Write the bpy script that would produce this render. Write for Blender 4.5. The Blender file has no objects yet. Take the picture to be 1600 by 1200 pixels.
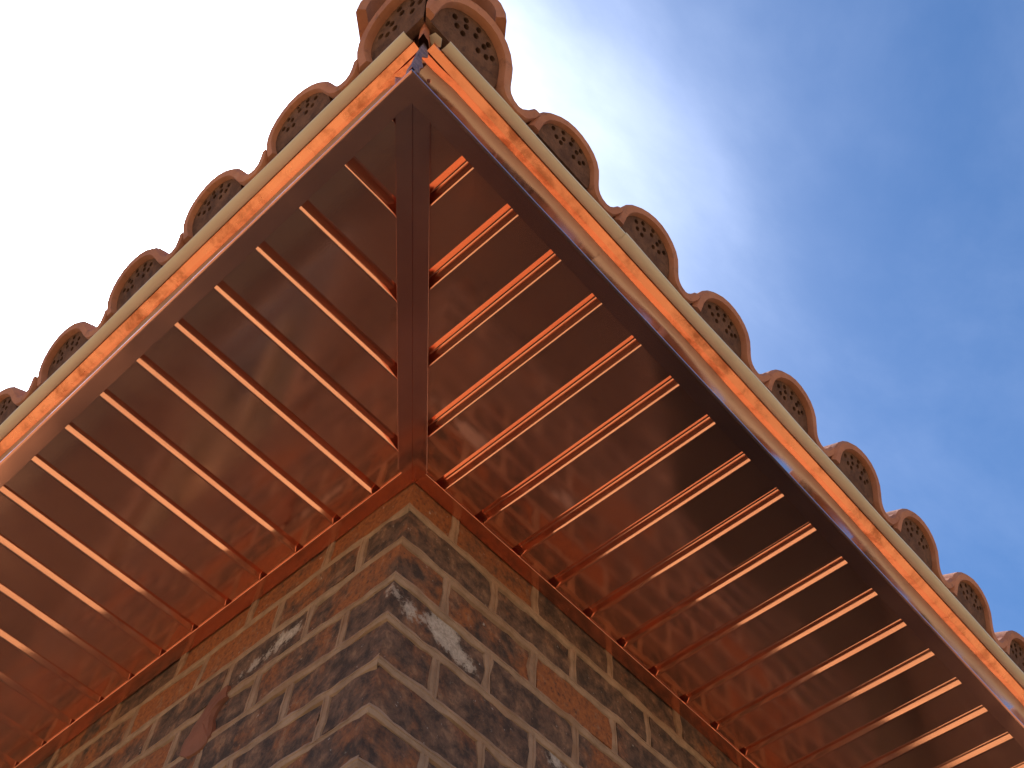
import bpy, bmesh, math, random
from math import radians, sin, cos, pi, sqrt
from mathutils import Vector, Matrix, noise
from mathutils.geometry import delaunay_2d_cdt

# ------------------------------------------------------------------ basics
# All building dimensions are written in eave units (1 = the eave overhang of
# 0.5 m); the wall corner is x = y = 0, the soffit is at z = 0 and the ground
# at z = GZ.  P() turns them into metres with the ground at world z = 0.
S = 0.5
GZ = -6.15
random.seed(7)
scene = bpy.context.scene
COL = scene.collection

def P(x, y, z):
    return Vector((x * S, y * S, (z - GZ) * S))

# ------------------------------------------------------------------ camera
F_PX = 1658.951
YAW, PITCH, ROLL = 0.9355, 59.4661, 4.2768
CAM = (-1.2814, -1.7704, -2.959)
y_, t_, r_ = radians(YAW + 45), radians(PITCH), radians(ROLL)
fw = Vector((cos(t_) * cos(y_), cos(t_) * sin(y_), sin(t_)))
rt = Vector((sin(y_), -cos(y_), 0))
up = rt.cross(fw)
rt, up = cos(r_) * rt + sin(r_) * up, -sin(r_) * rt + cos(r_) * up
cd = bpy.data.cameras.new('camera')
cam = bpy.data.objects.new('camera', cd)
COL.objects.link(cam)
m = Matrix((rt, up, -fw)).transposed().to_4x4()
m.translation = P(*CAM)
cam.matrix_world = m
cd.sensor_width = 36.0
cd.lens = F_PX / 1600 * 36.0
cd.clip_start = 0.02
cd.clip_end = 3000
scene.camera = cam
scene.render.resolution_x = 1024
scene.render.resolution_y = 768

# ------------------------------------------------------------------ sky + sun
SUN_EL, SUN_AZ = radians(57), radians(79)          # azimuth from +X towards +Y
sun_dir = Vector((cos(SUN_EL) * cos(SUN_AZ), cos(SUN_EL) * sin(SUN_AZ), sin(SUN_EL)))
world = bpy.data.worlds.new('World')
scene.world = world
world.use_nodes = True
nt = world.node_tree
N, Lk = nt.nodes, nt.links
N.clear()
out = N.new('ShaderNodeOutputWorld')
bg = N.new('ShaderNodeBackground')
bg.inputs['Strength'].default_value = 0.092
sky = N.new('ShaderNodeTexSky')
sky.sky_type = 'NISHITA'
sky.sun_disc = False
sky.sun_elevation = SUN_EL
sky.sun_rotation = pi / 2 - SUN_AZ
sky.altitude = 300
sky.air_density = 1.0
sky.dust_density = 0.35
sky.ozone_density = 5.0
tc = N.new('ShaderNodeTexCoord')

def wmath(op, a, b=None, c=None, clamp=False):
    n = N.new('ShaderNodeMath'); n.operation = op; n.use_clamp = clamp
    for i, v in enumerate((a, b, c)):
        if v is None:
            continue
        if isinstance(v, (int, float)):
            n.inputs[i].default_value = v
        else:
            Lk.new(v, n.inputs[i])
    return n.outputs[0]

# thin high cloud: noise on a flat layer overhead, lit by forward scattering
nrm = N.new('ShaderNodeVectorMath'); nrm.operation = 'NORMALIZE'
Lk.new(tc.outputs['Generated'], nrm.inputs[0])
sep = N.new('ShaderNodeSeparateXYZ'); Lk.new(nrm.outputs[0], sep.inputs[0])
zz = wmath('MAXIMUM', sep.outputs['Z'], 0.12)
px = wmath('DIVIDE', sep.outputs['X'], zz)
py = wmath('DIVIDE', sep.outputs['Y'], zz)
cmb = N.new('ShaderNodeCombineXYZ'); Lk.new(px, cmb.inputs[0]); Lk.new(py, cmb.inputs[1])
mp = N.new('ShaderNodeMapping'); mp.inputs['Rotation'].default_value = (0, 0, radians(35))
mp.inputs['Scale'].default_value = (1.0, 1.5, 1.0); mp.inputs['Location'].default_value = (3.1, 1.7, 0)
Lk.new(cmb.outputs[0], mp.inputs[0])
nz = N.new('ShaderNodeTexNoise'); nz.inputs['Scale'].default_value = 2.2
nz.inputs['Detail'].default_value = 9; nz.inputs['Roughness'].default_value = 0.58
nz.inputs['Distortion'].default_value = 0.25
Lk.new(mp.outputs[0], nz.inputs['Vector'])
cl = N.new('ShaderNodeMapRange'); cl.interpolation_type = 'SMOOTHSTEP'
cl.inputs['From Min'].default_value = 0.36; cl.inputs['From Max'].default_value = 0.78
cl.inputs['To Min'].default_value = 0.01; cl.inputs['To Max'].default_value = 0.42
Lk.new(nz.outputs['Fac'], cl.inputs['Value'])
dt = N.new('ShaderNodeVectorMath'); dt.operation = 'DOT_PRODUCT'
Lk.new(nrm.outputs[0], dt.inputs[0]); dt.inputs[1].default_value = sun_dir
dpos = wmath('MAXIMUM', dt.outputs['Value'], 0.0)
fs1 = wmath('MULTIPLY', wmath('POWER', dpos, 22.0), 30.0)     # forward scatter
fs2 = wmath('MULTIPLY', wmath('POWER', dpos, 60.0), 60.0)
bright = wmath('ADD', wmath('ADD', fs1, fs2), 1.3)
amount = wmath('MULTIPLY', cl.outputs[0], bright)
haze_amt = wmath('MULTIPLY', wmath('ADD', fs1, fs2), 0.60)
tot = wmath('ADD', amount, haze_amt)
ccol = N.new('ShaderNodeCombineXYZ')
Lk.new(tot, ccol.inputs[0]); Lk.new(wmath('MULTIPLY', tot, 1.02), ccol.inputs[1]); Lk.new(wmath('MULTIPLY', tot, 1.12), ccol.inputs[2])
addc = N.new('ShaderNodeVectorMath'); addc.operation = 'ADD'
hsv = N.new('ShaderNodeHueSaturation'); hsv.inputs['Saturation'].default_value = 1.14; hsv.inputs['Value'].default_value = 0.98
Lk.new(sky.outputs[0], hsv.inputs['Color'])
Lk.new(hsv.outputs[0], addc.inputs[0]); Lk.new(ccol.outputs[0], addc.inputs[1])
Lk.new(addc.outputs[0], bg.inputs['Color'])
Lk.new(bg.outputs[0], out.inputs[0])

sl = bpy.data.lights.new('sun', 'SUN')
sl.energy = 4.2
sl.angle = radians(0.6)
sl.color = (1.0, 0.95, 0.88)
sun = bpy.data.objects.new('sun', sl)
COL.objects.link(sun)
sun.rotation_euler = sun_dir.to_track_quat('Z', 'Y').to_euler()
sun.location = sun_dir * 40

scene.view_settings.view_transform = 'Standard'
scene.view_settings.look = 'None'
scene.view_settings.gamma = 1
scene.view_settings.exposure = 1.02
scene.render.engine = 'CYCLES'
scene.cycles.max_bounces = 14
scene.cycles.glossy_bounces = 8
scene.cycles.diffuse_bounces = 5
scene.cycles.sample_clamp_indirect = 8
scene.cycles.use_denoising = True

# ------------------------------------------------------------------ materials
class Mat:
    def __init__(self, name, rough=0.6, metal=0.0, spec=0.5):
        self.m = bpy.data.materials.new(name)
        self.m.use_nodes = True
        self.t = self.m.node_tree
        self.b = self.t.nodes['Principled BSDF']
        self.b.inputs['Roughness'].default_value = rough
        self.b.inputs['Metallic'].default_value = metal
        self.b.inputs['Specular IOR Level'].default_value = spec
        g = self.t.nodes.new('ShaderNodeNewGeometry')
        self.pos = g.outputs['Position']
        o = self.t.nodes.new('ShaderNodeObjectInfo')
        self.rnd = o.outputs['Random']
    def link(self, a, b): self.t.links.new(a, b)
    def noise(self, scale, detail=4, rough=0.55, stretch=(1, 1, 1), loc=(0, 0, 0), dist=0.0, rot=(0, 0, 0)):
        mp = self.t.nodes.new('ShaderNodeMapping')
        mp.inputs['Scale'].default_value = stretch
        mp.inputs['Location'].default_value = loc
        mp.inputs['Rotation'].default_value = rot
        self.link(self.pos, mp.inputs[0])
        n = self.t.nodes.new('ShaderNodeTexNoise')
        n.inputs['Scale'].default_value = scale
        n.inputs['Detail'].default_value = detail
        n.inputs['Roughness'].default_value = rough
        n.inputs['Distortion'].default_value = dist
        self.link(mp.outputs[0], n.inputs['Vector'])
        return n.outputs['Fac']
    def rng(self, v, a, b, c=0.0, d=1.0):
        n = self.t.nodes.new('ShaderNodeMapRange')
        n.interpolation_type = 'SMOOTHSTEP'
        for k, x in zip(('From Min', 'From Max', 'To Min', 'To Max'), (a, b, c, d)):
            n.inputs[k].default_value = x
        self.link(v, n.inputs['Value'])
        return n.outputs[0]
    def math(self, op, a, b):
        n = self.t.nodes.new('ShaderNodeMath'); n.operation = op
        for i, v in enumerate((a, b)):
            if isinstance(v, (int, float)): n.inputs[i].default_value = v
            else: self.link(v, n.inputs[i])
        return n.outputs[0]
    def mix(self, f, a, b):
        n = self.t.nodes.new('ShaderNodeMix'); n.data_type = 'RGBA'
        if isinstance(f, (int, float)): n.inputs[0].default_value = f
        else: self.link(f, n.inputs[0])
        for i, v in ((6, a), (7, b)):
            if isinstance(v, tuple): n.inputs[i].default_value = (*v, 1)
            else: self.link(v, n.inputs[i])
        return n.outputs[2]
    def color(self, c):
        if isinstance(c, tuple): self.b.inputs['Base Color'].default_value = (*c, 1)
        else: self.link(c, self.b.inputs['Base Color'])
    def rough(self, v): self.link(v, self.b.inputs['Roughness'])
    def bump(self, h, strength, distance):
        n = self.t.nodes.new('ShaderNodeBump')
        n.inputs['Strength'].default_value = strength
        n.inputs['Distance'].default_value = distance
        self.link(h, n.inputs['Height'])
        prev = self.b.inputs['Normal'].links
        if prev: self.link(prev[0].from_socket, n.inputs['Normal'])
        self.link(n.outputs[0], self.b.inputs['Normal'])

def copper(name, base, tarn, rough=(0.08, 0.22), wave=0.004, wscale=3.0, spots=0.0, tarn_amt=0.5, haze=0.0):
    k = Mat(name, metal=1.0)
    t = k.rng(k.noise(5.5, 5, 0.6), 0.42, 0.72, 0, tarn_amt)
    c = k.mix(t, base, tarn)
    if spots > 0:
        s = k.rng(k.noise(13, 6, 0.7, loc=(5, 2, 9), dist=0.3), 0.44, 0.68, 0, spots)
        c = k.mix(s, c, tuple(v * 0.52 for v in tarn))
    k.color(c)
    k.rough(k.rng(k.noise(7, 4, 0.6, loc=(3, 3, 3)), 0.3, 0.75, rough[0], rough[1]))
    k.bump(k.noise(wscale, 1.5, 0.4, loc=(1, 4, 2)), 1.0, wave)
    k.bump(k.noise(420, 2, 0.5), 0.02, 0.001)
    if haze > 0:
        b2 = k.t.nodes.new('ShaderNodeBsdfPrincipled')
        b2.inputs['Metallic'].default_value = 1.0; b2.inputs['Roughness'].default_value = 0.55
        k.link(c, b2.inputs['Base Color'])
        mx = k.t.nodes.new('ShaderNodeMixShader'); mx.inputs[0].default_value = haze
        k.link(k.b.outputs[0], mx.inputs[1]); k.link(b2.outputs[0], mx.inputs[2])
        k.link(mx.outputs[0], k.t.nodes['Material Output'].inputs['Surface'])
    return k.m

M = {}
M['soffit'] = copper('copper_soffit', (0.93, 0.45, 0.31), (0.80, 0.34, 0.24), (0.06, 0.15), 0.0034, 2.2, tarn_amt=0.4, haze=0.09)
M['flange'] = copper('copper_flange', (0.76, 0.35, 0.27), (0.62, 0.27, 0.20), (0.14, 0.24), 0.003, 4, haze=0.05)
M['hip'] = copper('copper_hip', (0.80, 0.37, 0.29), (0.62, 0.27, 0.20), (0.12, 0.22), 0.003, 4, haze=0.04)
M['trim'] = copper('copper_trim', (0.86, 0.38, 0.26), (0.68, 0.27, 0.17), (0.13, 0.25), 0.003, 4, haze=0.12)
M['fascia'] = copper('copper_fascia', (0.93, 0.62, 0.56), (0.84, 0.48, 0.40), (0.03, 0.09), 0.0016, 5.0, tarn_amt=0.3)
M['lip'] = copper('copper_lip', (0.92, 0.35, 0.19), (0.80, 0.25, 0.12), (0.2, 0.34), 0.002, 6, spots=0.95)

k = Mat('terracotta', 0.85, spec=0.25)
a = k.noise(9, 6, 0.62)
c = k.mix(k.rng(a, 0.35, 0.7), (0.46, 0.19, 0.105), (0.32, 0.125, 0.073))
c = k.mix(k.rng(k.noise(26, 5, 0.65, loc=(4, 1, 0)), 0.55, 0.75, 0, 0.55), c, (0.46, 0.25, 0.17))
c = k.mix(k.math('MULTIPLY', k.rnd, 0.40), c, (0.25, 0.095, 0.062))
c = k.mix(k.rng(k.noise(55, 6, 0.72, loc=(9, 4, 2)), 0.54, 0.72, 0, 0.6), c, (0.15, 0.075, 0.055))
k.color(c)
k.bump(k.noise(120, 5, 0.65), 0.35, 0.003)
M['tile'] = k.m

k = Mat('plug_clay', 0.95, spec=0.15)
a = k.noise(30, 6, 0.7)
c = k.mix(k.rng(a, 0.3, 0.7), (0.088, 0.043, 0.030), (0.17, 0.082, 0.051))
c = k.mix(k.rng(k.noise(70, 4, 0.7, loc=(2, 2, 2)), 0.5, 0.72, 0, 0.6), c, (0.045, 0.028, 0.024))
k.color(c)
k.bump(k.noise(150, 5, 0.7), 0.5, 0.003)
M['plug'] = k.m

k = Mat('fired_brick', 0.88, spec=0.3)
big = k.noise(9, 5, 0.6, dist=0.15)
mid = k.noise(30, 7, 0.68, loc=(7, 3, 1), dist=0.2)
fine = k.noise(110, 6, 0.72, loc=(1, 8, 5))
dark = k.mix(k.rng(mid, 0.36, 0.62), (0.042, 0.028, 0.025), (0.135, 0.076, 0.054))
rust = k.mix(k.rng(fine, 0.35, 0.7), (0.27, 0.095, 0.034), (0.14, 0.048, 0.026))
tan = k.mix(k.rng(fine, 0.3, 0.7), (0.25, 0.145, 0.09), (0.15, 0.086, 0.058))
f = k.math('ADD', k.math('MULTIPLY', k.math('POWER', k.rnd, 2.0), 0.42), k.math('SUBTRACT', big, 0.14))
f = k.math('ADD', f, k.math('MULTIPLY', k.math('SUBTRACT', mid, 0.5), 0.5))
c = k.mix(k.rng(f, 0.42, 0.70), dark, rust)
c = k.mix(k.rng(mid, 0.54, 0.66, 0, 0.8), c, tan)
c = k.mix(k.rng(fine, 0.56, 0.72, 0, 0.8), c, (0.030, 0.021, 0.020))
c = k.mix(k.rng(k.noise(75, 6, 0.75, loc=(2, 5, 9)), 0.64, 0.69, 0, 0.75), c, (0.40, 0.36, 0.33))
# old plaster left on two bricks: ragged spots at their own places on the wall
def dist_to(pt):
    n = k.t.nodes.new('ShaderNodeVectorMath'); n.operation = 'DISTANCE'
    k.link(k.pos, n.inputs[0]); n.inputs[1].default_value = P(*pt)
    return n.outputs['Value']
spl = None
for pt, rad in (((.02, 0, -.555), .018), ((.07, 0, -.575), .020), ((.13, 0, -.57), .012), ((.20, 0, -.545), .034), ((.235, 0, -.555), .036), ((.285, 0, -.585), .026), ((.34, 0, -.605), .018),
                ((0, .50, -.395), .024), ((0, .56, -.395), .022), ((0, .62, -.41), .020), ((0, .68, -.42), .018), ((0, .74, -.435), .012),
                ((.74, 0, -.70), .022), ((.82, 0, -.735), .028)):
    v = k.math('SUBTRACT', rad * S * 2.0, dist_to(pt))
    spl = v if spl is None else k.math('MAXIMUM', spl, v)
spl = k.math('ADD', k.math('DIVIDE', spl, 0.02), k.math('MULTIPLY', k.math('SUBTRACT', fine, 0.5), 3.4))
spl = k.math('ADD', spl, k.math('MULTIPLY', k.math('SUBTRACT', mid, 0.5), 3.0))
c = k.mix(k.rng(spl, 0.0, 0.7, 0, 0.9), c, k.mix(k.rng(fine, 0.35, 0.65), (0.46, 0.40, 0.35), (0.27, 0.22, 0.19)))
k.color(c)
k.bump(mid, 0.5, 0.006)
k.bump(fine, 0.5, 0.003)
M['brick'] = k.m

k = Mat('lime_mortar', 0.95, spec=0.2)
a = k.noise(24, 6, 0.65)
c = k.mix(k.rng(a, 0.3, 0.7), (0.325, 0.215, 0.152), (0.215, 0.138, 0.097))
c = k.mix(k.rng(k.noise(7, 4, 0.6, loc=(5, 5, 1)), 0.45, 0.7, 0, 0.5), c, (0.21, 0.105, 0.055))
k.color(c)
k.bump(k.noise(130, 6, 0.7), 0.5, 0.003)
M['mortar'] = k.m

k = Mat('plaster_splash', 0.9)
c = k.mix(k.rng(k.noise(60, 6, 0.7), 0.35, 0.65), (0.52, 0.46, 0.40), (0.30, 0.25, 0.21))
k.color(c); k.bump(k.noise(110, 5, 0.7), 0.6, 0.004)
M['splash'] = k.m
k = Mat('clay_lump', 0.8)
c = k.mix(k.rng(k.noise(14, 5, 0.6), 0.3, 0.7), (0.19, 0.064, 0.034), (0.125, 0.046, 0.028))
k.color(c); k.bump(k.noise(80, 5, 0.7), 0.3, 0.003)
M['lump'] = k.m

k = Mat('tan_paint', 0.5, spec=0.4)
k.color(k.mix(k.rng(k.noise(4, 4, 0.6), 0.3, 0.7), (0.60, 0.51, 0.40), (0.53, 0.45, 0.35)))
k.bump(k.noise(7, 2, 0.5), 0.4, 0.004)
M['tan'] = k.m
k = Mat('grey_sealant', 0.55)
k.color(k.mix(k.rng(k.noise(90, 5, 0.7), 0.4, 0.65), (0.10, 0.07, 0.10), (0.22, 0.15, 0.17)))
k.bump(k.noise(160, 5, 0.7), 0.8, 0.003)
M['sealant'] = k.m
k = Mat('orange_mortar', 0.9)
k.color(k.mix(k.rng(k.noise(40, 5, 0.7), 0.35, 0.65), (0.42, 0.13, 0.06), (0.26, 0.08, 0.045)))
k.bump(k.noise(110, 5, 0.7), 0.6, 0.004)
M['omortar'] = k.m

k = Mat('sandy_ground', 0.95, spec=0.2)
c = k.mix(k.rng(k.noise(0.6, 8, 0.62), 0.35, 0.65), (0.37, 0.265, 0.14), (0.295, 0.205, 0.108))
c = k.mix(k.rng(k.noise(9, 6, 0.7, loc=(3, 1, 1)), 0.5, 0.75, 0, 0.6), c, (0.25, 0.18, 0.12))
k.color(c); k.bump(k.noise(20, 6, 0.7), 0.5, 0.02)
M['ground'] = k.m
k = Mat('roof_board', 0.9); k.color(k.mix(k.rng(k.noise(6, 4), 0.3, 0.7), (0.10, 0.07, 0.05), (0.06, 0.045, 0.035))); M['board'] = k.m
k = Mat('dark_timber', 0.6)
k.color(k.mix(k.rng(k.noise(12, 5, 0.6, stretch=(6, 6, 0.6)), 0.3, 0.7), (0.022, 0.012, 0.010), (0.012, 0.008, 0.007))); M['timber'] = k.m
k = Mat('window_paint', 0.5); k.color(k.mix(k.rng(k.noise(9, 4), 0.3, 0.7), (0.42, 0.33, 0.22), (0.36, 0.28, 0.19))); M['wpaint'] = k.m
k = Mat('curtain', 0.9); k.color(k.mix(k.rng(k.noise(5, 3, stretch=(1, 5, 0.2)), 0.4, 0.6), (0.52, 0.42, 0.30), (0.30, 0.22, 0.15))); M['curtain'] = k.m
k = Mat('window_glass', 0.03, spec=0.6)
k.color((0.9, 0.93, 0.92)); k.b.inputs['Transmission Weight'].default_value = 1.0; k.b.inputs['IOR'].default_value = 1.45
k.bump(k.noise(1.5, 2), 0.2, 0.01); M['glass'] = k.m

# ------------------------------------------------------------------ mesh helpers
def link(name, me, mat=None, parent=None, smooth=False, raw=False):
    if mat is not None and not me.materials:
        me.materials.append(mat)
    if smooth:
        me.polygons.foreach_set('use_smooth', [True] * len(me.polygons))
        me.set_sharp_from_angle(angle=radians(32))
    o = bpy.data.objects.new(name, me)
    COL.objects.link(o)
    if parent is not None: o.parent = parent
    return o

def mesh(name, verts, faces, mat, parent=None, smooth=False):
    me = bpy.data.meshes.new(name)
    me.from_pydata([P(*v) for v in verts], [], faces)
    bm = bmesh.new(); bm.from_mesh(me)
    bmesh.ops.recalc_face_normals(bm, faces=bm.faces)
    bm.to_mesh(me); bm.free()
    return link(name, me, mat, parent, smooth)

def bm_obj(name, bm, mat, parent=None, smooth=False, recalc=True):
    if recalc: bmesh.ops.recalc_face_normals(bm, faces=bm.faces)
    for v in bm.verts: v.co = P(*v.co)
    me = bpy.data.meshes.new(name)
    bm.to_mesh(me); bm.free()
    return link(name, me, mat, parent, smooth)

def box(bm, x0, x1, y0, y1, z0, z1):
    vs = [bm.verts.new((x, y, z)) for x in (x0, x1) for y in (y0, y1) for z in (z0, z1)]
    for f in ((0, 1, 3, 2), (4, 6, 7, 5), (0, 4, 5, 1), (2, 3, 7, 6), (0, 2, 6, 4), (1, 5, 7, 3)):
        bm.faces.new([vs[i] for i in f])
    return vs

def offset_poly(pts, t):
    """second side of a thin sheet: polyline moved by t to its left"""
    n = len(pts); res = []
    for i in range(n):
        d = []
        for a, b in ((i - 1, i), (i, i + 1)):
            if a >= 0 and b < n:
                v = Vector((pts[b][0] - pts[a][0], pts[b][1] - pts[a][1])).normalized()
                d.append(Vector((-v.y, v.x)))
        k = sum(d, Vector((0, 0)))
        if len(d) == 2:
            k = k / max(0.35, 1 + d[0].dot(d[1]))
        res.append((pts[i][0] + k.x * t, pts[i][1] + k.y * t))
    return res

def sheet_loop(pts, t):
    return list(pts) + offset_poly(pts, t)[::-1]

END = 9.0
def eave(name, side, loop, mat, parent, start=None, end=END, seg=1, wob=None, smooth=False):
    """closed profile [(outward offset, z)] run along one eave; start None = mitred at the corner"""
    verts, faces = [], []
    n = len(loop)
    for s in range(seg + 1):
        for j, (o, z) in enumerate(loop):
            a0 = -o if start is None else start
            a = a0 + (end - a0) * s / seg
            if wob:
                do, dz = wob(a, j); oo, zz = o + do, z + dz
            else: oo, zz = o, z
            verts.append((a, -oo, zz) if side == 'R' else (-oo, a, zz))
    for s in range(seg):
        for j in range(n):
            faces.append((s * n + j, s * n + (j + 1) % n, (s + 1) * n + (j + 1) % n, (s + 1) * n + j))
    faces.append(tuple(range(n))); faces.append(tuple(seg * n + j for j in range(n)))
    return mesh(name, verts, faces, mat, parent, smooth)

def lab(o, label=None, cat=None, kind=None, group=None):
    for k_, v in (('label', label), ('category', cat), ('kind', kind), ('group', group)):
        if v: o[k_] = v
    return o

# ------------------------------------------------------------------ ground
bm = bmesh.new()
R0 = 1600
for v in ((-R0, -R0), (R0, -R0), (R0, R0), (-R0, R0)): bm.verts.new((v[0], v[1], GZ))
bm.verts.ensure_lookup_table(); bm.faces.new(bm.verts)
lab(bm_obj('ground', bm, M['ground']), 'sandy ground around the house', kind='structure')

# ------------------------------------------------------------------ the house
house = bpy.data.objects.new('house', None)
COL.objects.link(house)
lab(house, 'brick house corner with copper soffit and curved clay tile roof', 'house')

# ---- brick walls
CH = 0.174; Z_J = -0.1405          # course height, first bed joint under the soffit
BL = 0.4185; JW = 0.03
WIN = (1.40, 3.0, -4.3, -1.66)     # window opening in the left wall: y0 y1 z0 z1
ARC = (1.72, 5.60, -1.62, 0.80)    # arched doorway in the right wall: x0 x1 springing rise

def arch_top(x):
    x0, x1, zs, r = ARC
    c_, h = (x0 + x1) / 2, (x1 - x0) / 2
    q = 1 - ((x - c_) / h) ** 2
    return zs + r * sqrt(max(q, 0)) if q > 0 else None

def blocked(side, a, z):
    if side == 'L': return WIN[0] < a < WIN[1] and WIN[2] < z < WIN[3]
    t = arch_top(a)
    return t is not None and z < t

def wall_pt(side, a, d, z):
    """a along the wall from the corner, d out of the wall"""
    return (a, -d, z) if side == 'R' else (-d, a, z)

NROW = 8
ROW_ALL = int((-GZ) / CH) + 1
walls = {}
for side in 'RL':
    bm = bmesh.new()
    # mortar body of the wall, in upright strips that stop at the openings
    x = 0.0; step = 0.06
    def slab(a0, a1, z0, z1):
        d0, d1 = -0.45, -0.022
        if side == 'R': box(bm, max(a0, 0.022), a1, -d1, -d0, z0, z1)
        else: box(bm, -d1, -d0, max(a0, 0.46), a1, z0, z1) if a0 >= 0.46 else box(bm, -d1, 0.0061 + 0.4, 0.4521, a1, z0, z1)
    if side == 'R':
        slab(0.022, ARC[0], GZ, 0.12); slab(ARC[1], END, GZ, 0.12)
        n = 60; w_ = (ARC[1] - ARC[0]) / n
        for i in range(n):
            a0 = ARC[0] + i * w_
            slab(a0, a0 + w_, arch_top(a0 + w_ / 2), 0.12)
    else:
        d1 = 0.022
        box(bm, d1, 0.45, 0.4501, WIN[0], GZ, 0.12); box(bm, d1, 0.4499, 0.0221, 0.45, GZ, 0.119)
        box(bm, d1, 0.45, WIN[1], END, GZ, 0.12)
        box(bm, d1, 0.45, WIN[0], WIN[1], WIN[3], 0.12); box(bm, d1, 0.45, WIN[0], WIN[1], GZ, WIN[2])
    walls[side] = bm

rb = random.Random(3)
# brick prototypes: cube cut once per side (48 triangles), edges knocked about
def brick_mesh(lx, ly, lz, seed):
    r = random.Random(seed)
    bm = bmesh.new()
    bmesh.ops.create_cube(bm, size=1.0)
    bmesh.ops.subdivide_edges(bm, edges=bm.edges, cuts=1, use_grid_fill=True)
    for v in bm.verts:
        nz_ = sum(abs(c_) > 0.4 for c_ in v.co)
        v.co = Vector((v.co.x * lx, v.co.y * ly, v.co.z * lz))
        j = 0.006 if nz_ >= 2 else 0.003
        if nz_ == 3: v.co *= 0.985
        v.co += Vector((r.uniform(-j, j), r.uniform(-j, j) * 0.7, r.uniform(-j, j)))
    for v in bm.verts: v.co *= S
    me = bpy.data.meshes.new('brick')
    bm.to_mesh(me); bm.free()
    me.materials.append(M['brick'])
    return me

HB = BL / 2
LB, HBK = BL - JW, HB - JW          # stretcher length, header length
HH = CH - JW
stretch = [brick_mesh(LB, 0.10, HH, i) for i in range(6)]
stretchL = [brick_mesh(0.10, LB, HH, 20 + i) for i in range(6)]
cornR = [brick_mesh(LB + JW / 2, HBK + JW / 2, HH, 40 + i) for i in range(4)]
cornL = [brick_mesh(HBK + JW / 2, LB + JW / 2, HH, 60 + i) for i in range(4)]

mort = {}
for side in 'RL':
    mort[side] = bm_obj('brick_wall', walls[side], M['mortar'], house)
lab(mort['R'], 'brick wall running off to the right of the corner')
lab(mort['L'], 'brick wall running off to the left of the corner')

def put_brick(me, c_, side):
    o = bpy.data.objects.new('brick', me)
    COL.objects.link(o); o.parent = mort[side]
    o.location = P(*c_)
    o.rotation_euler = (rb.uniform(-.012, .012), rb.uniform(-.012, .012), rb.uniform(-.006, .006))

A_IND = 3.4
rest = {'R': bmesh.new(), 'L': bmesh.new()}
ribs = {'R': [], 'L': []}            # mortar joint centre lines ((a,z),(a,z))
for row in range(ROW_ALL):
    zt = Z_J - (row - 1) * CH; zb = zt - CH      # bed joint centres above and below
    zc = (zt + zb) / 2
    long_R = row % 2 == 1                        # the corner brick lies along the right wall
    # corner brick
    if long_R: c_, me = ((LB + JW / 2) / 2 - .001, (HBK + JW / 2) / 2 - .001, zc), cornR[row % 4]
    else: c_, me = ((HBK + JW / 2) / 2 - .001, (LB + JW / 2) / 2 - .001, zc), cornL[row % 4]
    put_brick(me, c_, 'R' if long_R else 'L')
    for side in 'RL':
        first = BL if (long_R == (side == 'R')) else HB
        a = first
        while a < END - BL:
            am = a + BL / 2
            if row < NROW and a < A_IND:
                d = rb.uniform(-.004, .004)
                if not (blocked(side, am, zc) or blocked(side, a + .05, zc) or blocked(side, a + BL - .05, zc)):
                    if side == 'R': put_brick(rb.choice(stretch), (am, 0.05 + d, zc), 'R')
                    else: put_brick(rb.choice(stretchL), (0.05 + d, am, zc), 'L')
            elif not (blocked(side, a + .06, zc) or blocked(side, a + BL - .06, zc) or blocked(side, am, zc)):
                d = rb.uniform(-.004, .004)
                if side == 'R': box(rest['R'], a + JW / 2, a + BL - JW / 2, d, .1 + d, zc - HH / 2, zc + HH / 2)
                else: box(rest['L'], d, .1 + d, a + JW / 2, a + BL - JW / 2, zc - HH / 2, zc + HH / 2)
            a += BL
        if row < NROW + 1:
            a = first
            ribs[side].append(((0.0, zb), (A_IND, zb)))
            while a < A_IND:
                if not blocked(side, a, zc): ribs[side].append(((a, zb), (a, zt)))
                a += BL
for side in 'RL':
    lab(bm_obj('brick', rest[side], M['brick'], mort[side]), kind='stuff')

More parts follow.
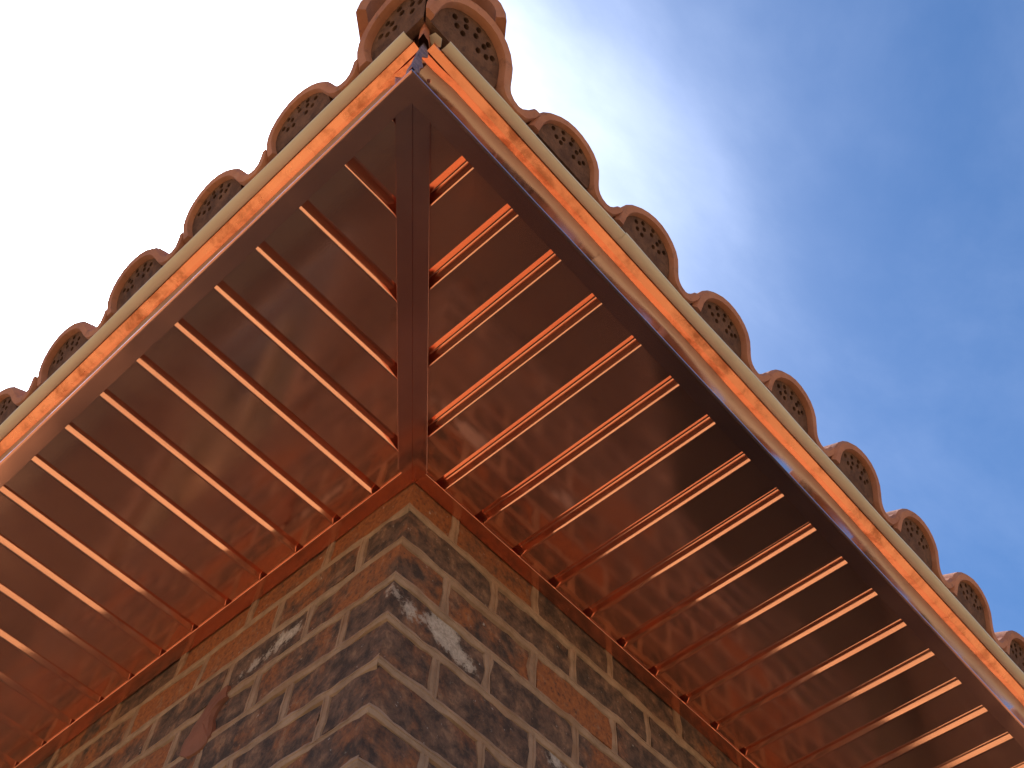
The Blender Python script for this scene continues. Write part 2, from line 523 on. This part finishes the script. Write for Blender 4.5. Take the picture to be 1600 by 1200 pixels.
# struck mortar joints, slightly proud with ragged edges and a tooled bead
def rib_mesh(side):
    r = random.Random(11 if side == 'R' else 12)
    verts, faces = [], []
    for (a0, z0), (a1, z1) in ribs[side]:
        vert = a0 == a1
        L_ = abs(z1 - z0) if vert else abs(a1 - a0)
        n = max(4, int(L_ / 0.028))
        prof = [(-1.0, -0.012), (-0.72, 0.0015), (-0.24, 0.0045), (-0.13, 0.0015), (0.13, 0.0015), (0.24, 0.0045), (0.72, 0.0015), (1.0, -0.012)]
        base = len(verts)
        ph = r.uniform(0, 50)
        for i in range(n + 1):
            t = i / n
            wv = noise.noise(Vector((t * L_ * 5, ph, 1))) * 0.006
            hw1 = 0.0225 + noise.noise(Vector((t * L_ * 17, ph, 3))) * 0.013 + r.uniform(-.0015, .0015)
            hw2 = 0.0225 + noise.noise(Vector((t * L_ * 17, ph, 7))) * 0.013 + r.uniform(-.0015, .0015)
            dd = noise.noise(Vector((t * L_ * 9, ph, 13))) * 0.0025
            if not vert and a0 == 0.0 and i == 0: wv = 0; dd = 0
            for s_, d in prof:
                w_ = (hw1 if s_ < 0 else hw2) * s_ + wv
                dp = d + (0.0008 if vert else 0.002) + dd
                a_ = a0 + w_ if vert else a0 + (a1 - a0) * t
                z_ = z0 + (z1 - z0) * t if vert else z0 + w_
                if not vert and i == 0: a_ = -dp
                verts.append(wall_pt(side, a_, dp, z_))
        k_ = len(prof)
        for i in range(n):
            for j in range(k_ - 1):
                faces.append((base + i * k_ + j, base + i * k_ + j + 1, base + (i + 1) * k_ + j + 1, base + (i + 1) * k_ + j))
    o = mesh('mortar_joint', verts, faces, M['mortar'], mort[side], smooth=False)
    o['kind'] = 'stuff'
for side in 'RL': rib_mesh(side)

def blob(name, side, outline, mat, parent, h=0.01, seed=0, n=5, label=None, rag=0.012):
    """flattened lump with a ragged outline given on the wall plane (a, z)"""
    r = random.Random(seed)
    pts = []
    for i in range(len(outline)):
        p, q = Vector(outline[i]), Vector(outline[(i + 1) % len(outline)])
        for t in range(n): pts.append(p.lerp(q, t / n) + Vector((r.uniform(-rag, rag), r.uniform(-rag, rag))))
    c_ = sum(pts, Vector((0, 0))) / len(pts)
    verts, faces = [], []
    rings = [(1.0, -0.010), (0.95, 0.5 * h), (0.72, 0.85 * h), (0.4, h)]
    for s_, d in rings:
        for p in pts:
            q = c_ + (p - c_) * s_
            verts.append(wall_pt(side, q.x, d + (r.uniform(-.12, .12) * h if s_ < 1 else 0), q.y))
    m_ = len(pts)
    for k_ in range(3):
        for i in range(m_): faces.append((k_ * m_ + i, k_ * m_ + (i + 1) % m_, (k_ + 1) * m_ + (i + 1) % m_, (k_ + 1) * m_ + i))
    verts.append(wall_pt(side, c_.x, h, c_.y))
    for i in range(m_): faces.append((3 * m_ + i, 3 * m_ + (i + 1) % m_, len(verts) - 1))
    o = mesh(name, verts, faces, mat, parent, smooth=True)
    return lab(o, label)
blob('clay_lump', 'L', [(.80, -.445), (.86, -.44), (.90, -.50), (.96, -.60), (.97, -.655), (.90, -.70), (.82, -.70), (.79, -.66), (.82, -.58), (.78, -.50)], M['lump'], mort['L'], .022, 8, 3, 'smooth reddish clay lump on the left wall', .006)

# ---- window and doorway, below the picture but mirrored in the soffit
win = bmesh.new(); y0, y1, z0, z1 = WIN
fwid = 0.09
box(win, .10, .22, y0, y0 + fwid, z0, z1); box(win, .10, .22, y1 - fwid, y1, z0, z1)
box(win, .10, .22, y0 + fwid, y1 - fwid, z1 - fwid, z1); box(win, .10, .22, y0 + fwid, y1 - fwid, z0, z0 + fwid)
box(win, .11, .21, (y0 + y1) / 2 - .04, (y0 + y1) / 2 + .04, z0 + fwid, z1 - fwid)
win_o = lab(bm_obj('window', win, M['wpaint'], house), 'window frame in the left wall')
b_ = bmesh.new(); box(b_, .155, .165, y0 + fwid, y1 - fwid, z0 + fwid, z1 - fwid); bm_obj('pane', b_, M['glass'], win_o)
cv, cf = [], []
for i in range(61):
    y = y0 + .05 + (y1 - y0 - .1) * i / 60
    x = .32 + .03 * sin(i * 1.1) + .01 * sin(i * 2.7)
    cv += [(x, y, z0 + .02), (x, y, z1 - .02), (x + .012, y, z0 + .02), (x + .012, y, z1 - .02)]
for i in range(60):
    cf += [(4 * i, 4 * i + 4, 4 * i + 5, 4 * i + 1), (4 * i + 2, 4 * i + 3, 4 * i + 7, 4 * i + 6)]
mesh('curtain', cv, cf, M['curtain'], win_o)
b_ = bmesh.new(); box(b_, -.05, .10, y0 - .08, y1 + .08, z0 - .09, z0 - .001); bm_obj('sill', b_, M['wpaint'], win_o)
door = bmesh.new()
n = 20; wdt = (ARC[1] - ARC[0]) / n
box(door, ARC[0] - .1, ARC[1] + .1, .40, .44, GZ, -.8)
door_o = lab(bm_obj('door', door, M['timber'], house), 'dark timber door in the arched doorway')
for i in range(n):
    b_ = bmesh.new(); a0 = ARC[0] + i * wdt
    box(b_, a0 + .01, a0 + wdt - .01, .37, .3999, GZ + .02, min(arch_top(max(a0 + .02, ARC[0] + .02)), arch_top(min(a0 + wdt - .02, ARC[1] - .02))) )
    bm_obj('plank', b_, M['timber'], door_o)

# ---- copper soffit: one panel from groove to groove
SEAM = {'L': (-0.644, 0.1985), 'R': (-0.679, 0.1935)}
# pressed V recess between panels: near side angle, far side angle, how far each side stays straight, depth
VEE = {'L': (radians(66), radians(53), .92, .60, .035), 'R': (radians(47), radians(59), .86, .62, .031)}
GWS = {k_: v[4] / math.tan(v[0]) + v[4] / math.tan(v[1]) for k_, v in VEE.items()}
def groove(a, side):
    """recess ending with its far lip at a"""
    ph, th, qn, qf, GD = VEE[side]
    nr, fr = GD / math.tan(ph), GD / math.tan(th)
    A, X, B = Vector((a - fr - nr, 0)), Vector((a - fr, GD)), Vector((a, 0))
    p0, p2 = A.lerp(X, qn), B.lerp(X, qf)
    pts = [tuple(A)]
    for i in range(8):
        t = i / 7
        pts.append(tuple(p0 * (1 - t) ** 2 + X * 2 * t * (1 - t) + p2 * t * t))
    l0, l2 = B.lerp(X, .10), B + Vector((.0034, 0))
    for i in range(4):                       # folded edge at the far lip
        t = i / 3
        pts.append(tuple(l0 * (1 - t) ** 2 + B * 2 * t * (1 - t) + l2 * t * t))
    return pts
PT = 0.003
def panel(side, k_):
    a0, dp = SEAM[side]
    p0, p1 = a0 + dp * k_, a0 + dp * (k_ + 1)
    GW = GWS[side]
    path = [(p0 + .0040, 0.0)]
    for q in (0.25, 0.5, 0.75): path.append((p0 + (p1 - GW - p0) * q, 0.0))
    path += groove(p1, side)
    loop = sheet_loop(path, PT)
    o0, o1 = 0.985, 0.0
    bm = bmesh.new()
    A = [bm.verts.new(wall_pt(side, a, o0, z)) for a, z in loop]
    B = [bm.verts.new(wall_pt(side, a, o1, z)) for a, z in loop]
    n = len(loop)
    for i in range(n): bm.faces.new((A[i], A[(i + 1) % n], B[(i + 1) % n], B[i]))
    bm.faces.new(A); bm.faces.new(B)
    # mitre along the hip: keep the side of the diagonal that belongs to this wall
    nrm_ = Vector((-1, 1, 0)) if side == 'L' else Vector((1, -1, 0))
    g = bmesh.ops.bisect_plane(bm, geom=bm.verts[:] + bm.edges[:] + bm.faces[:], plane_co=nrm_.normalized() * .002, plane_no=-nrm_, clear_outer=True)
    ed = [e for e in bm.edges if e.is_boundary]
    if ed: bmesh.ops.holes_fill(bm, edges=ed)
    if len(bm.faces): bm_obj('soffit_panel', bm, M['soffit'], house, smooth=True)
    else: bm.free()
for side in 'LR':
    for k_ in range(-2, 34 if side == 'L' else 36): panel(side, k_)

# hip cover: two folded halves with a fine gap between them
for sgn, nm in ((1, 'left half of the copper hip cover, beside the centre gap'), (-1, 'right half of the copper hip cover, beside the centre gap')):
    q = 1 / sqrt(2)
    prof = [(.0018, -.0028), (.0018, -.0100), (.0485, -.0100), (.049, -.0095), (.049, -.0015)]
    loop = ([(-.006, -.0012), (-.006, -.0024), (.0018, -.0024)] + prof[1:]) if sgn == 1 else prof[:]
    verts = []
    for along in (-.975, .0):
        for d, z in loop:
            dd = (d * sgn + .004)
            # square ends on the walls: the strip stops where it meets either wall line
            x, y = along - dd * q, along + dd * q
            if along == 0.0:
                m_ = max(x, y); x, y = x - m_, y - m_
            verts.append((x, y, z))
    n = len(loop)
    faces = [(i, (i + 1) % n, n + (i + 1) % n, n + i) for i in range(n)] + [tuple(range(n)), tuple(range(n, 2 * n))]
    lab(mesh('hip_cover', verts, faces, M['hip'], house), nm)

# wall trim: flat copper angle under the panels against the brick, cut square at the corner
for side in 'LR':
    prof = [(.004, -.0015), (.004, -.0055), (.005, -.0065), (.0563, -.0065), (.057, -.0058), (.057, -.0015)]
    lab(eave('wall_trim', side, prof, M['trim'], house, start=0.0005 if side == 'R' else -0.0005, seg=12,
             wob=lambda a, j: (0.0, 0.0)), 'copper trim strip along the top of the %s wall' % ('left' if side == 'L' else 'right'))

# fascia: bottom flange, rolled hem, upright mirror-bright face
FZ, HL = -0.0727, 0.2127
for side in 'LR':
    path = [(.941, -.0005), (.941, FZ), (.9955, FZ), (.9985, FZ), (1.0035, FZ + .0015), (1.0045, FZ + .005), (1.0035, FZ + .009), (1.0, FZ + .011)]
    for i in range(1, 7): path.append((1.0, FZ + .011 + (HL + .02 - FZ - .011) * i / 6))
    loop = sheet_loop(path, .0025)
    npth = len(path)
    def face_wob(a, j, npth=npth, ph=3.0 if side == 'R' else 8.0):
        jj = j if j < npth else 2 * npth - 1 - j
        t = (jj - 8) / 6
        if t <= 0 or a < -.9: return (0.0, 0.0)
        big = noise.noise(Vector((a * 0.75, ph, 1))); fin = noise.noise(Vector((a * 2.3, ph, 5)))
        # sheet buckles gently between its fixings
        return ((.0055 * big + .0018 * fin) * sin(pi * t) + .017 * (t - t * t), 0.0)
    fo = eave('fascia', side, loop, M['fascia'], house, seg=150, end=END, wob=face_wob, smooth=True)
    fo.data.materials.append(M['flange'])      # the flat underside is duller than the face
    for p_ in fo.data.polygons:
        if p_.normal.z < -.9 and p_.center.z < P(0, 0, FZ + .01).z: p_.material_index = 1
    lab(fo, 'polished copper fascia along the %s eave' % ('left' if side == 'L' else 'right'))
    # copper edge strip: folded lip that kicks out above the face
    lo = [(1.0010, HL + .010), (1.0010, HL - .0035), (1.0022, HL - .0050), (1.0270, HL + .0072), (1.0285, HL + .0098), (1.0285, HL + .03)]
    loop = sheet_loop(lo, .002)
    lab(eave('edge_strip', side, loop, M['lip'], house, start=-0.985 if side == 'R' else -0.988, seg=80,
             wob=lambda a, j: (noise.noise(Vector((a * 1.7, 3, 1))) * .0008, noise.noise(Vector((a * 2.1, 7, 1))) * .0012)),
        'bright orange copper lip along the %s eave' % ('left' if side == 'L' else 'right'))

# tan drip flashing: rounded underside, uneven outer edge
def tan_strip(side, start, end, grow=0.0, seed=0):
    lo = []
    for i in range(9):
        t = i / 8
        lo.append((1.0300 + (0.0375 + grow) * t, HL + .0185 - (.0085 + grow) * sin(pi * (.08 + .80 * t)) - .006 * t))
    lo.append((1.0686 + grow, HL + .0165))
    loop = sheet_loop(lo, .0022)
    nn = 9
    def w_(a, j):
        t = (j if j < 10 else 19 - j) / 9
        return (noise.noise(Vector((a * 2.6, seed, 4))) * .007 * t, noise.noise(Vector((a * 1.9, seed, 8))) * .004 * t)
    return eave('drip_flashing', side, loop, M['tan'], house, start=start, end=end, seg=max(8, int((end - start) * 14)), wob=w_, smooth=True)
lab(tan_strip('L', -0.985, END, 0, 3), 'tan painted flashing under the tiles of the left eave')
lab(tan_strip('R', -0.956, -0.135, 0, 9), 'short tan flashing piece beside the corner of the right eave')
lab(tan_strip('R', -0.150, END, 0.0035, 15), 'long tan flashing piece lapping over the short one')
# bent tab of flashing at the corner
tb = bmesh.new()
vs = [(-1.004, -1.052, .228), (-.980, -1.056, .222), (-.963, -1.034, .232), (-.983, -1.016, .238), (-1.010, -1.024, .242)]
lo_ = [tb.verts.new(v) for v in vs]; hi_ = [tb.verts.new((v[0] + .002, v[1] + .002, v[2] + .006)) for v in vs]
tb.faces.new(lo_); tb.faces.new(hi_)
for i in range(5): tb.faces.new((lo_[i], lo_[(i + 1) % 5], hi_[(i + 1) % 5], hi_[i]))
lab(bm_obj('flashing_tab', tb, M['tan'], house), 'small bent tan tab at the roof corner')
# sealant smeared down the fascia corner
sb = bmesh.new()
rs = random.Random(5)
ringsn = 9; zs = [FZ + .012 + (HL - FZ + .01) * i / (ringsn - 1) for i in range(ringsn)]
prev = None
for i, z in enumerate(zs):
    w1, w2 = .020 + rs.uniform(-.008, .012), .016 + rs.uniform(-.007, .012)
    if i == 0: w1, w2 = .012, .006
    o = 1.0 + .0052 + rs.uniform(0, .0018)
    ring = [sb.verts.new(v) for v in ((-1.0005, -1.0 + w1, z), (-o, -1.0 + w1 * .6, z), (-o - .001, -o - .001, z), (-1.0 + w2 * .6, -o, z), (-1.0 + w2, -1.0005, z))]
    if prev:
        for j in range(4): sb.faces.new((prev[j], prev[j + 1], ring[j + 1], ring[j]))
    prev = ring
lab(bm_obj('sealant', sb, M['sealant'], house), 'purple grey sealant smeared down the fascia corner')

# ---- roof
SL = radians(25)
BZ, BO = 0.246, 1.084                  # tile base line at the eave
def roof_pt(side, u, w, v):
    """u along the eave coordinate (x or y), w up the slope, v off the slope"""
    o = BO - w * cos(SL) + v * sin(SL); z = BZ + w * sin(SL) + v * cos(SL)
    return (u, -o, z) if side == 'R' else (-o, u, z)
# boards under the tiles: right and left slopes meeting at the hip
rv, rf = [], []
for side in 'RL':
    i0 = len(rv); W1 = 6.0
    for v in (-.022, -.05):
        for w, e in ((.20, None), (W1, None)):
            o = BO - w * cos(SL)
            for u in (-o, END):
                rv.append(roof_pt(side, u, w, v))
    a = i0
    rf += [(a, a + 1, a + 3, a + 2), (a + 4, a + 5, a + 7, a + 6), (a, a + 1, a + 5, a + 4), (a + 1, a + 3, a + 7, a + 5), (a + 2, a + 3, a + 7, a + 6)]
roof = lab(mesh('roof', rv, rf, M['board'], house), 'clay tile roof of the house')

TP = {'R': (-0.618, 0.4095), 'L': (-0.797, 0.4225)}
TT = 0.037
def top_curve():
    pts = [(0.004, -.004)]
    for i in range(13):
        a = pi - (pi - radians(14)) * i / 12
        pts.append((.156 + .152 * cos(a), .036 + .124 * sin(a)))
    # S into the pan and up to the hook
    p0, p1, p2, p3 = Vector(pts[-1]), Vector((.314, .040)), Vector((.320, .014)), Vector((.358, .013))
    for i in range(1, 7):
        t = i / 6
        q = p0 * (1 - t) ** 3 + p1 * 3 * t * (1 - t) ** 2 + p2 * 3 * t * t * (1 - t) + p3 * t ** 3
        pts.append(tuple(q))
    pts += [(.374, .018), (.391, .034), (.403, .053), (.412, .052)]
    return pts
TOP = top_curve()
BOT = offset_poly(TOP, -TT)
BOT[-1] = (.424, .036); BOT[-2] = (.418, .018); BOT[-3] = (.403, -.004)
TLEN = 0.86
def tile_mesh(side, seed, u0=0, w0=0, us=1.0, vs=1.0):
    """one S-shaped tile; local u from its arch end, laid from w=0 up the slope"""
    r = random.Random(seed)
    pitch = TP[side][1] / 0.4095 * us
    bm = bmesh.new()
    n = len(TOP)
    rings = []
    for w, ins in ((0.0, .011), (.013, .0), (.05, .0), (TLEN * .5, .0), (TLEN, .0)):
        ring = []
        for arr, sg in ((TOP, -1), (BOT[::-1], 1)):
            for i, (u, v) in enumerate(arr):
                j = i if sg < 0 else n - 1 - i
                dirv = Vector((TOP[j][0] - BOT[j][0], TOP[j][1] - BOT[j][1])).normalized()
                q = Vector((u, v)) + dirv * ins * sg * (1.0 if sg < 0 else .4)
                uu = q.x * pitch + noise.noise(Vector((q.x * 9, w * 4, seed))) * .0025
                vv = q.y * (vs if q.y > 0 else 1) + noise.noise(Vector((q.x * 9, w * 4, seed + 40))) * .0025
                ring.append((uu, w, vv))
        rings.append(ring)
    sgn = 1 if side == 'R' else -1       # seen from outside every tile runs left to right
    R_ = []
    for ring in rings:
        R_.append([bm.verts.new(roof_pt(side, u0 + sgn * u, w0 + w, v)) for u, w, v in ring])
    m_ = len(R_[0])
    for a, b in zip(R_[:-1], R_[1:]):
        for i in range(m_): bm.faces.new((a[i], a[(i + 1) % m_], b[(i + 1) % m_], b[i]))
    for ring in (R_[0], R_[-1]):         # end rims as quads
        for i in range(n - 1):
            bm.faces.new((ring[i], ring[i + 1], ring[m_ - 2 - i], ring[m_ - 1 - i]))
    return bm

def hip_cut(bm, side, gap=.004):
    nrm_ = Vector((-1, 1, 0)) if side == 'L' else Vector((1, -1, 0))
    bmesh.ops.bisect_plane(bm, geom=bm.verts[:] + bm.edges[:] + bm.faces[:], plane_co=nrm_.normalized() * gap, plane_no=-nrm_, clear_outer=True)
    ed = [e for e in bm.edges if e.is_boundary]
    if ed: bmesh.ops.holes_fill(bm, edges=ed)

# the two big tiles that meet at the corner: width scale, height scale, start
CORNER = {('R', -1): (1.135, 1.33, -1.083), ('L', 0): (1.22, 1.16, -0.790)}
def free_tile(side, k_, row, mitre):
    u0, dp = TP[side]
    if row == 0 and (side, k_) in CORNER:
        us, vs, u_ = CORNER[(side, k_)]
        bm = tile_mesh(side, k_ * 7 + row, u0=u_, w0=0, us=us, vs=vs)
    else:
        bm = tile_mesh(side, k_ * 7 + row, u0=u0 + dp * k_, w0=row * 0.74)
    if row:
        for v in bm.verts:               # upper courses ride on the lower ones
            nv = Vector((0, -sin(SL), cos(SL))) if side == 'R' else Vector((-sin(SL), 0, cos(SL)))
            v.co += nv * .012 * row
    if mitre: hip_cut(bm, side)
    if len(bm.faces) < 8: bm.free(); return None
    return bm_obj('roof_tile', bm, M['tile'], roof, smooth=True)

# whole tiles share one mesh per side, the ones at the hip are cut
shared = {}
for side in 'RL':
    u0, dp = TP[side]
    protos = []
    for sd in range(3):
        bm = tile_mesh(side, 100 + sd, u0=0, w0=0)
        bmesh.ops.recalc_face_normals(bm, faces=bm.faces)
        for v in bm.verts: v.co = Vector(v.co) * S
        me = bpy.data.meshes.new('roof_tile'); bm.to_mesh(me); bm.free(); me.materials.append(M['tile'])
        me.polygons.foreach_set('use_smooth', [True] * len(me.polygons))
        me.set_sharp_from_angle(angle=radians(32))
        protos.append(me)
    rr = random.Random(9)
    for row in range(4):
        for k_ in range(-1, 15):
            w0 = row * 0.74
            hip_at = -(BO - w0 * cos(SL))            # eave coordinate of the hip at this row
            lo_u = u0 + dp * k_ - (0 if side == 'R' else .43)
            hip_top = -(BO - (w0 + TLEN) * cos(SL))
            if lo_u + .43 < hip_at: continue
            if lo_u < hip_top + .1:
                free_tile(side, k_, row, True)
            else:
                o = bpy.data.objects.new('roof_tile', rr.choice(protos))
                COL.objects.link(o); o.parent = roof
                du = u0 + dp * k_
                lift = .012 * row
                ax = (du, -w0 * 0, 0) if side == 'R' else (0, du, 0)
                n_ = Vector((0, -sin(SL), cos(SL))) if side == 'R' else Vector((-sin(SL), 0, cos(SL)))
                wv = Vector((0, cos(SL), sin(SL))) if side == 'R' else Vector((cos(SL), 0, sin(SL)))
                off = Vector(ax) + wv * (w0 + rr.uniform(-.010, .010)) + n_ * (lift + rr.uniform(-.002, .004))
                o.location = (off.x * S, off.y * S, (off.z - GZ) * S)

# perforated clay plugs in the arches of the eave course
def plug_mesh(side, us=1.0, vs=1.0, corner=False, seed=0):
    rp = random.Random(seed)
    pitch = TP[side][1] / 0.4095 * us
    cx, cz, ra, rb_ = .156, .033, .1235, .098
    outer = [(cx + ra * cos(pi - pi * i / 20), cz + rb_ * sin(pi * i / 20)) for i in range(21)]
    outer = [(cx - ra, -.004)] + outer + [(cx + ra, -.004)]
    if corner and side == 'L': outer = outer[:13] + [(.30, cz + rb_ * .9), (.30, -.004)]
    if corner and side == 'R': outer = [(-.03, -.004), (-.03, cz + rb_ * .75)] + outer[9:]
    holes = []
    for rr_, angs in ((.083, (146, 118, 90, 62, 34)), (.060, (150, 118, 88, 58, 30)), (.036, (135, 45))):
        for a in angs: holes.append((cx + rr_ * cos(radians(a)) * 1.08 + rp.uniform(-.0035, .0035), cz - .004 + rr_ * sin(radians(a)) * .95 + rp.uniform(-.003, .003)))
    pts = [Vector(p) for p in outer[::-1]]
    edges = [(i, (i + 1) % len(pts)) for i in range(len(pts))]
    faces_in = [list(range(len(pts)))]
    HR = .0092
    for hx, hy in holes:
        b0 = len(pts)
        for i in range(8): pts.append(Vector((hx + HR * cos(2 * pi * i / 8), hy + HR * sin(2 * pi * i / 8))))
        edges += [(b0 + i, b0 + (i + 1) % 8) for i in range(8)]
    vco, ved, vfa, *_ = delaunay_2d_cdt(pts, edges, [], 1, 1e-6)
    keep = []
    for f in vfa:
        if not any(all((vco[i] - Vector(h)).length < HR * 1.1 for i in f) for h in holes): keep.append(f)
    W0, TH = .026, .03
    sgn = 1 if side == 'R' else -1
    bm = bmesh.new()
    A = [bm.verts.new(roof_pt(side, sgn * p.x * pitch, W0, p.y * vs)) for p in vco]
    B = [bm.verts.new(roof_pt(side, sgn * p.x * pitch, W0 + TH, p.y * vs)) for p in vco]
    cnt = {}
    for f in keep:
        bm.faces.new([A[i] for i in f]); bm.faces.new([B[i] for i in reversed(f)])
        for i in range(len(f)):
            e = (f[i], f[(i + 1) % len(f)]); cnt.setdefault(tuple(sorted(e)), []).append(e)
    for e in cnt.values():
        if len(e) == 1: a, b = e[0]; bm.faces.new((A[b], A[a], B[a], B[b]))
    return bm
for side in 'RL':
    u0, dp = TP[side]
    pms = []
    for sd in range(4):
        bm = plug_mesh(side, seed=sd)
        bmesh.ops.recalc_face_normals(bm, faces=bm.faces)
        me = bpy.data.meshes.new('tile_plug')
        for v in bm.verts: v.co = Vector(v.co) * S
        bm.to_mesh(me); bm.free(); me.materials.append(M['plug'])
        pms.append(me)
    rq = random.Random(31)
    for k_ in range(-1, 15):
        if side == 'L' and k_ < 0: continue
        if (side, k_) in CORNER:
            us, vs, u_ = CORNER[(side, k_)]
            cb = plug_mesh(side, us, vs, True)
            for v in cb.verts: v.co = Vector(v.co) + Vector((u_, 0, 0) if side == 'R' else (0, u_, 0))
            hip_cut(cb, side, .003)
            bm_obj('tile_plug', cb, M['plug'], roof)
            continue
        o = bpy.data.objects.new('tile_plug', pms[(k_ + 1) % 4])
        COL.objects.link(o); o.parent = roof
        du = u0 + dp * k_
        ax = (du, 0, 0) if side == 'R' else (0, du, 0)
        dw = rq.uniform(-.012, .010)                 # each plug pushed in a little differently
        o.location = ((ax[0] + (dw if side == 'L' else 0)) * S, (ax[1] + (dw if side == 'R' else 0)) * S, -GZ * S)

# orange mortar filling the mitre between the two corner tiles
mb = bmesh.new(); rm = random.Random(21)
prev = None
for i in range(8):
    t = i / 7; z = .212 + .205 * t
    o = 1.020 + .050 * t
    w1, w2 = .034 + rm.uniform(-.006, .008), .030 + rm.uniform(-.006, .008)
    ring = [mb.verts.new(v) for v in ((-o + .03, -o + w1 + .03, z), (-o - .004, -o + w1 * .5, z), (-o - .008 + rm.uniform(-.003, .003), -o - .008 + rm.uniform(-.003, .003), z), (-o + w2 * .5, -o - .004, z), (-o + w2 + .03, -o + .03, z))]
    if prev:
        for j in range(4): mb.faces.new((prev[j], prev[j + 1], ring[j + 1], ring[j]))
    prev = ring
lab(bm_obj('mitre_mortar', mb, M['omortar'], roof), 'orange mortar between the two corner tiles')

# hip barrel caps
def hip_cap(i):
    hs = math.atan(math.tan(SL) / sqrt(2))
    ax = Vector((cos(hs) / sqrt(2), cos(hs) / sqrt(2), sin(hs)))
    sd = Vector((1, -1, 0)).normalized()
    nn = sd.cross(ax).normalized()
    base = Vector((-1.06, -1.06, BZ + .175)) + ax * (.035 + i * .62) + nn * (.012 * i)
    bm = bmesh.new(); rings = []
    for w, ins in ((0, .006), (.012, 0), (.1, 0), (.4, 0), (.8, 0)):
        r = .235 - .05 * w / .8
        ring = []
        for rr_ in (r - ins, r - .035 + ins * .4):
            arr = [pi * j / 16 for j in range(17)]
            if rr_ < r - ins - .001: arr = arr[::-1]
            for a in arr:
                q = base + ax * w + sd * rr_ * cos(a) + nn * (rr_ * sin(a) * .95)
                ring.append(bm.verts.new(q))
        rings.append(ring)
    m_ = len(rings[0])
    for a, b in zip(rings[:-1], rings[1:]):
        for j in range(m_): bm.faces.new((a[j], a[(j + 1) % m_], b[(j + 1) % m_], b[j]))
    for ring in (rings[0], rings[-1]):
        for j in range(16): bm.faces.new((ring[j], ring[j + 1], ring[m_ - 2 - j], ring[m_ - 1 - j]))
    return bm_obj('hip_tile', bm, M['tile'], roof, smooth=True)
for i in range(4): hip_cap(i)
